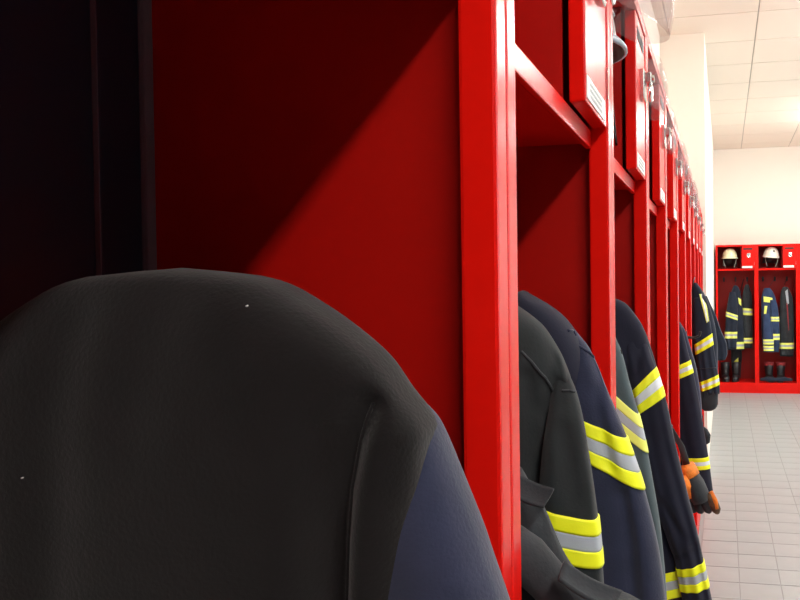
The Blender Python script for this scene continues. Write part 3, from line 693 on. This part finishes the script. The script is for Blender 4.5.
# navy jacket in the sixth locker
t = thing('fire_jacket', 'navy jacket in the middle of the row, its cuff band just above the orange glove', 'jacket', group='jackets hanging in the long row')
b = Tube('five_body', 12, 0.003); b.mesh('jacket_body', M['navy_felt'], t, 56, 60)
s = Tube('five_sleeve', 13, 0.003); s.mesh('sleeve', M['navy_cloth'], t, 56, 70); s.triple(t, 'a', s='pale_silver'); s.triple(t, 'b', s='pale_silver')
hanging_loop(t, M['navy_cloth'], (-0.235, 2.74, 1.22), (-0.385, 2.759, 1.43))

# jacket hung on the front of the last locker
t = thing('fire_jacket', 'black jacket hung outside at the end of the row, with a yellow shoulder stripe', 'jacket', group='jackets hanging in the long row')
b = Tube('end_body', 14, 0.004); b.mesh('jacket_body', M['far_cloth'], t, 56, 60)
s = Tube('end_sleeve', 15, 0.004); s.mesh('sleeve', M['far_cloth'], t, 56, 60); s.triple(t, 'a', s='pale_silver'); s.triple(t, 'b', s='pale_silver'); s.seams(M['black_cloth'], t, 0.003)
c = Tube('end_cuff', 16, 0.006); c.mesh('cuff', M['black_cloth'], t, 40, 30)['label'] = 'black knitted cuff'
s2 = Tube('end_sleeveb', 17, 0.004); s2.mesh('sleeve', M['far_cloth'], t, 48, 50)
hanging_loop(t, M['black_cloth'], (-0.150, 3.80, 1.355), (-0.1445, 3.99, 1.40))
for q, m_, lift, nm in ((s.g['patch'][0][0], 'pale_yellow', 0.004, 'shoulder_stripe'), (s.g['patch'][1][0], 'pale_silver', 0.0055, 'silver_band')):
    s.patch(nm, M[m_], t, q, lift)

# ---- the pocket flap, lapel and draped sleeve of the faded black coat
coat = [o for o in bpy.data.objects if o.name.startswith('work_coat')][0]
sl = [(-0.205, 0.562, 1.180), (-0.1745, 0.560, 1.1725), (-0.1470, 0.560, 1.1555), (-0.1315, 0.560, 1.1400), (-0.1130, 0.562, 1.1190), (-0.0850, 0.566, 1.1035), (-0.050, 0.572, 1.0975)]
sweep('sleeve', sl, [0.020, 0.021, 0.021, 0.019, 0.018, 0.018, 0.015], M['black_cloth'], coat, 24, 0.8)
def slab(name, quad, thick, m, parent, bend=0.0, n=8):
    """a soft cloth flap: four corners, bowed, with real thickness"""
    a, b_, c_, d_ = [Vector(q) for q in quad]; nor = (b_ - a).cross(d_ - a).normalized(); bm = bmesh.new(); L = []
    for off in (0, thick):
        G = []
        for i in range(n + 1):
            G.append([bm.verts.new((a * (1 - i / n) + b_ * i / n) * (1 - j / n) + (d_ * (1 - i / n) + c_ * i / n) * j / n + nor * (off + bend * math.sin(math.pi * i / n) + bend * 0.5 * math.sin(math.pi * j / n))) for j in range(n + 1)])
        L.append(G)
        for i in range(n):
            for j in range(n): bm.faces.new((G[i][j], G[i + 1][j], G[i + 1][j + 1], G[i][j + 1]))
    rim = [(0, j) for j in range(n)] + [(i, n) for i in range(n)] + [(n, n - j) for j in range(n)] + [(n - i, 0) for i in range(n)]
    for (i, j), (k, l) in zip(rim, rim[1:] + rim[:1]): bm.faces.new((L[0][i][j], L[0][k][l], L[1][k][l], L[1][i][j]))
    bmesh.ops.recalc_face_normals(bm, faces=bm.faces)
    return link(name, bm, m, parent, True)
slab('pocket_flap', [(-0.1134, 0.537, 1.1642), (-0.0733, 0.548, 1.1407), (-0.077, 0.532, 1.1340), (-0.1132, 0.520, 1.1575)], 0.003, M['black_cloth'], coat, 0.003)
slab('lapel', [(-0.165, 0.583, 1.217), (-0.1305, 0.582, 1.2035), (-0.137, 0.572, 1.1915), (-0.165, 0.570, 1.203)], 0.003, M['black_cloth'], coat, 0.004)

# ---- glove hanging from a strap on a post
g = thing('work_glove', 'orange and dark grey work glove hanging from a strap beside a cuff band', 'glove', (0, 0, 0))
def gp(u, v, w=0.0):     # glove frame: u across, v down from the wrist, w towards the camera
    ax = Vector((0.055, -0.01, -0.15)).normalized(); side = Vector((0.94, 0.0, 0.342)).normalized(); n_ = side.cross(ax)
    o = Vector((-0.098, 2.08, 0.868)); return o + ax * v + side * u + n_ * w
sweep('cuff', [gp(0, -0.012), gp(0, 0.0), gp(0.002, 0.022)], [0.030, 0.036, 0.037], M['orange'], g, 20, 0.6)
sweep('palm', [gp(0.002, 0.018), gp(0.004, 0.045), gp(0.004, 0.075), gp(0.003, 0.092)], [0.034, 0.043, 0.046, 0.038], M['black_cloth'], g, 24, 0.55)
sweep('back_panel', [gp(-0.006, 0.012, -0.012), gp(-0.008, 0.04, -0.016), gp(-0.010, 0.070, -0.015)], [0.032, 0.040, 0.028], M['orange'], g, 16, 0.5)
for i, (u, L, m_) in enumerate(((-0.026, 0.036, 'black_cloth'), (-0.009, 0.044, 'black_cloth'), (0.010, 0.050, 'black_cloth'), (0.029, 0.058, 'brown'))):
    sweep('finger', [gp(u, 0.078), gp(u * 1.08, 0.078 + L * 0.5, 0.002), gp(u * 1.05 + 0.002, 0.078 + L * 0.85, 0.008), gp(u + 0.003, 0.078 + L, 0.012)], [0.0135, 0.0135, 0.012, 0.006], M[m_], g, 12)
sweep('finger_strip', [gp(0.036, 0.074, -0.006), gp(0.039, 0.10, -0.006), gp(0.036, 0.122, -0.004)], [0.006, 0.007, 0.005], M['orange'], g, 10)
sweep('thumb', [gp(-0.034, 0.040), gp(-0.052, 0.066, 0.006), gp(-0.052, 0.092, 0.010), gp(-0.047, 0.104, 0.012)], [0.013, 0.013, 0.011, 0.006], M['black_cloth'], g, 12)
sweep('strap', [gp(0, -0.008), (-0.106, 2.07, 0.90), (-0.114, 2.05, 0.935), (-0.140, 2.024, 0.985)], 0.011, M['teal_cloth'], g, 12, 0.25)
box('strap_clip', (-0.1445, 2.013, 0.965), (-0.134, 2.030, 0.995), M['black_plastic'], g, 0.002)

# ---- dark pouch low on the last locker
p = thing('drawstring_pouch', 'small black bundle sticking out low at the end of the row', 'pouch', (0, 0, 0))
sweep('bag', [(-0.142, 5.05, 0.44), (-0.130, 5.05, 0.42), (-0.118, 5.05, 0.385), (-0.120, 5.05, 0.345), (-0.130, 5.05, 0.325)], [0.008, 0.020, 0.028, 0.024, 0.008], M['black_cloth'], p, 16)
sweep('drawstring', [(-0.142, 5.03, 0.52), (-0.138, 5.04, 0.48), (-0.138, 5.05, 0.43)], 0.003, M['black_plastic'], p, 6)

# ---- far lockers: garments and boots
F1 = 'garments in the far lockers'
t = thing('fire_jacket', 'navy jacket with two neon bands under the pale yellow helmet on the far wall', 'jacket', group=F1)
b = Tube('fa_body', 21, 0.006); b.mesh('jacket_body', M['far_cloth'], t, 44, 44); b.triple(t, 'a', 'pale_yellow', 'silver', 0.004)
s = Tube('fa_sleeve', 22, 0.004); s.mesh('sleeve', M['far_cloth'], t, 40, 40); s.triple(t, 'a', 'pale_yellow', 'silver', 0.004); s.triple(t, 'b', 'pale_yellow', 'silver', 0.004)
b.patch('chest_stripe', M['pale_yellow'], t, [(0.175, 1.20), (0.215, 1.17), (0.215, 1.09), (0.185, 1.12)], 0.005)
hanging_loop(t, M['far_cloth'], (0.145, 10.05, 1.34), (0.15, 10.285, 1.43))
t = thing('fire_jacket', 'narrow black jacket with neon bands beside the left post of the far lockers', 'jacket', group=F1)
t['label'] = 'narrow black jacket squeezed beside the middle red post of the far lockers'
b = Tube('fb_body', 23, 0.005); b.mesh('jacket_body', M['black_cloth'], t, 44, 44); b.triple(t, 'a', 'pale_yellow', 'silver', 0.004); b.triple(t, 'b', 'pale_yellow', 'silver', 0.004)
hanging_loop(t, M['black_cloth'], (0.29, 10.06, 1.355), (0.30, 10.285, 1.43))
t = thing('fire_jacket', 'blue jacket with a neon shoulder patch under the white helmet on the far wall', 'jacket', group=F1)
b = Tube('fc_body', 24, 0.006); b.mesh('jacket_body', M['far_blue'], t, 44, 44)
s = Tube('fc_sleeve', 25, 0.004); s.mesh('sleeve', M['far_blue'], t, 40, 40); s.triple(t, 'a', 'pale_yellow', 'silver', 0.004); s.triple(t, 'b', 'pale_yellow', 'silver', 0.004)
s = Tube('fc_sleeveb', 26, 0.004); s.mesh('sleeve', M['far_blue'], t, 40, 40); s.triple(t, 'a', 'pale_yellow', 'silver', 0.004); s.triple(t, 'b', 'pale_yellow', 'silver', 0.004)
b.patch('shoulder_patch', M['pale_yellow'], t, [(0.487, 1.21), (0.596, 1.19), (0.600, 1.125), (0.490, 1.14)], 0.006)
b.patch('chest_stripe', M['pale_yellow'], t, [(0.500, 1.09), (0.535, 1.09), (0.512, 0.93), (0.485, 0.92)], 0.006)
hanging_loop(t, M['far_cloth'], (0.55, 10.02, 1.31), (0.65, 10.285, 1.43))
t = thing('work_jacket', 'black jacket with pale grey inside edge right of the blue jacket on the far wall', 'jacket', group=F1)
b = Tube('fd_body', 27, 0.006); b.mesh('jacket_body', M['black_cloth'], t, 44, 44); b.triple(t, 'a', 'pale_yellow', 'silver', 0.004)
b.patch('lining_edge', M['silver'], t, [(0.755, 1.27), (0.785, 1.30), (0.800, 1.12), (0.775, 1.10)], 0.006)
b.patch('front_edge', M['boot_red'], t, [(0.768, 1.12), (0.784, 1.12), (0.80, 0.78), (0.79, 0.78)], 0.006)
hanging_loop(t, M['black_cloth'], (0.74, 10.06, 1.325), (0.80, 10.285, 1.43))
t = thing('fire_trousers', 'dark trousers with one neon band hanging above boots in the left far locker', 'trousers', group=F1)
b = Tube('fe_leg', 28, 0.006); b.mesh('leg', M['black_cloth'], t, 40, 40)
b.patch('yellow_band', M['pale_yellow'], t, [(0.108, 0.355), (0.175, 0.42), (0.180, 0.35), (0.125, 0.30)], 0.006)
sweep('hanging_loop', [(0.15, 10.2, 0.66), (0.20, 10.27, 1.2), (0.25, 10.292, 1.43)], 0.006, M['black_cloth'], t, 6)

def make_boot(label, loc, rz, lining=None):
    t = thing('rubber_boot', label, 'boot', loc, rz, 'boots in the far lockers')
    bm = bmesh.new(); add_sweep(bm, [(0, 0, 0.03), (0, 0, 0.09), (0, 0.004, 0.16), (0, 0.006, 0.235)], [0.046, 0.047, 0.054, 0.060], 24, 1.12, cap=False)
    add_sweep(bm, [(0, 0.035, 0.045), (0, -0.02, 0.055), (0, -0.09, 0.048), (0, -0.145, 0.040), (0, -0.175, 0.032)], [0.036, 0.047, 0.046, 0.042, 0.020], 20, 0.8)
    link('shaft', bm, M['rubber'], t, True).modifiers.new('thickness', 'SOLIDIFY').thickness = 0.004
    bm = bmesh.new(); add_sweep(bm, [(0, 0.055, 0.011), (0, 0.0, 0.011), (0, -0.09, 0.011), (0, -0.15, 0.011), (0, -0.18, 0.012)], [0.028, 0.045, 0.048, 0.043, 0.022], 20, 0.24)
    link('sole', bm, M['black_plastic'], t, True)
    if lining:
        bm = lathe(bmesh.new(), [(0.0585, 0.20), (0.0625, 0.236), (0.064, 0.242), (0.058, 0.243), (0.055, 0.20)], 24, 1.0, 1.1, (0, 0.006, 0))
        link('lining', bm, M[lining], t, True)['label'] = 'dark red boot lining'
    return t
make_boot('black rubber boot in the left far locker, standing by the post', (0.008, 10.07, 0.1305), 0.1)
make_boot('black rubber boot in the left far locker, below the trousers', (0.145, 10.08, 0.1305), -0.1)
make_boot('black rubber boot with red lining under the blue jacket', (0.555, 10.08, 0.1305), 0.15, 'boot_red')
make_boot('black rubber boot with red lining under the black far jacket', (0.70, 10.08, 0.1305), -0.15, 'boot_red')
b = thing('kit_bag', 'low dark cloth bundle lying around the red-lined boots', 'bag', (0, 0, 0))
bm = bmesh.new(); add_sweep(bm, [(0.44, 9.93, 0.165), (0.52, 9.925, 0.175), (0.63, 9.92, 0.168), (0.74, 9.925, 0.175), (0.83, 9.935, 0.165)], [0.020, 0.034, 0.030, 0.036, 0.020], 16, 0.8)
link('bundle', bm, M['far_cloth'], b, True)
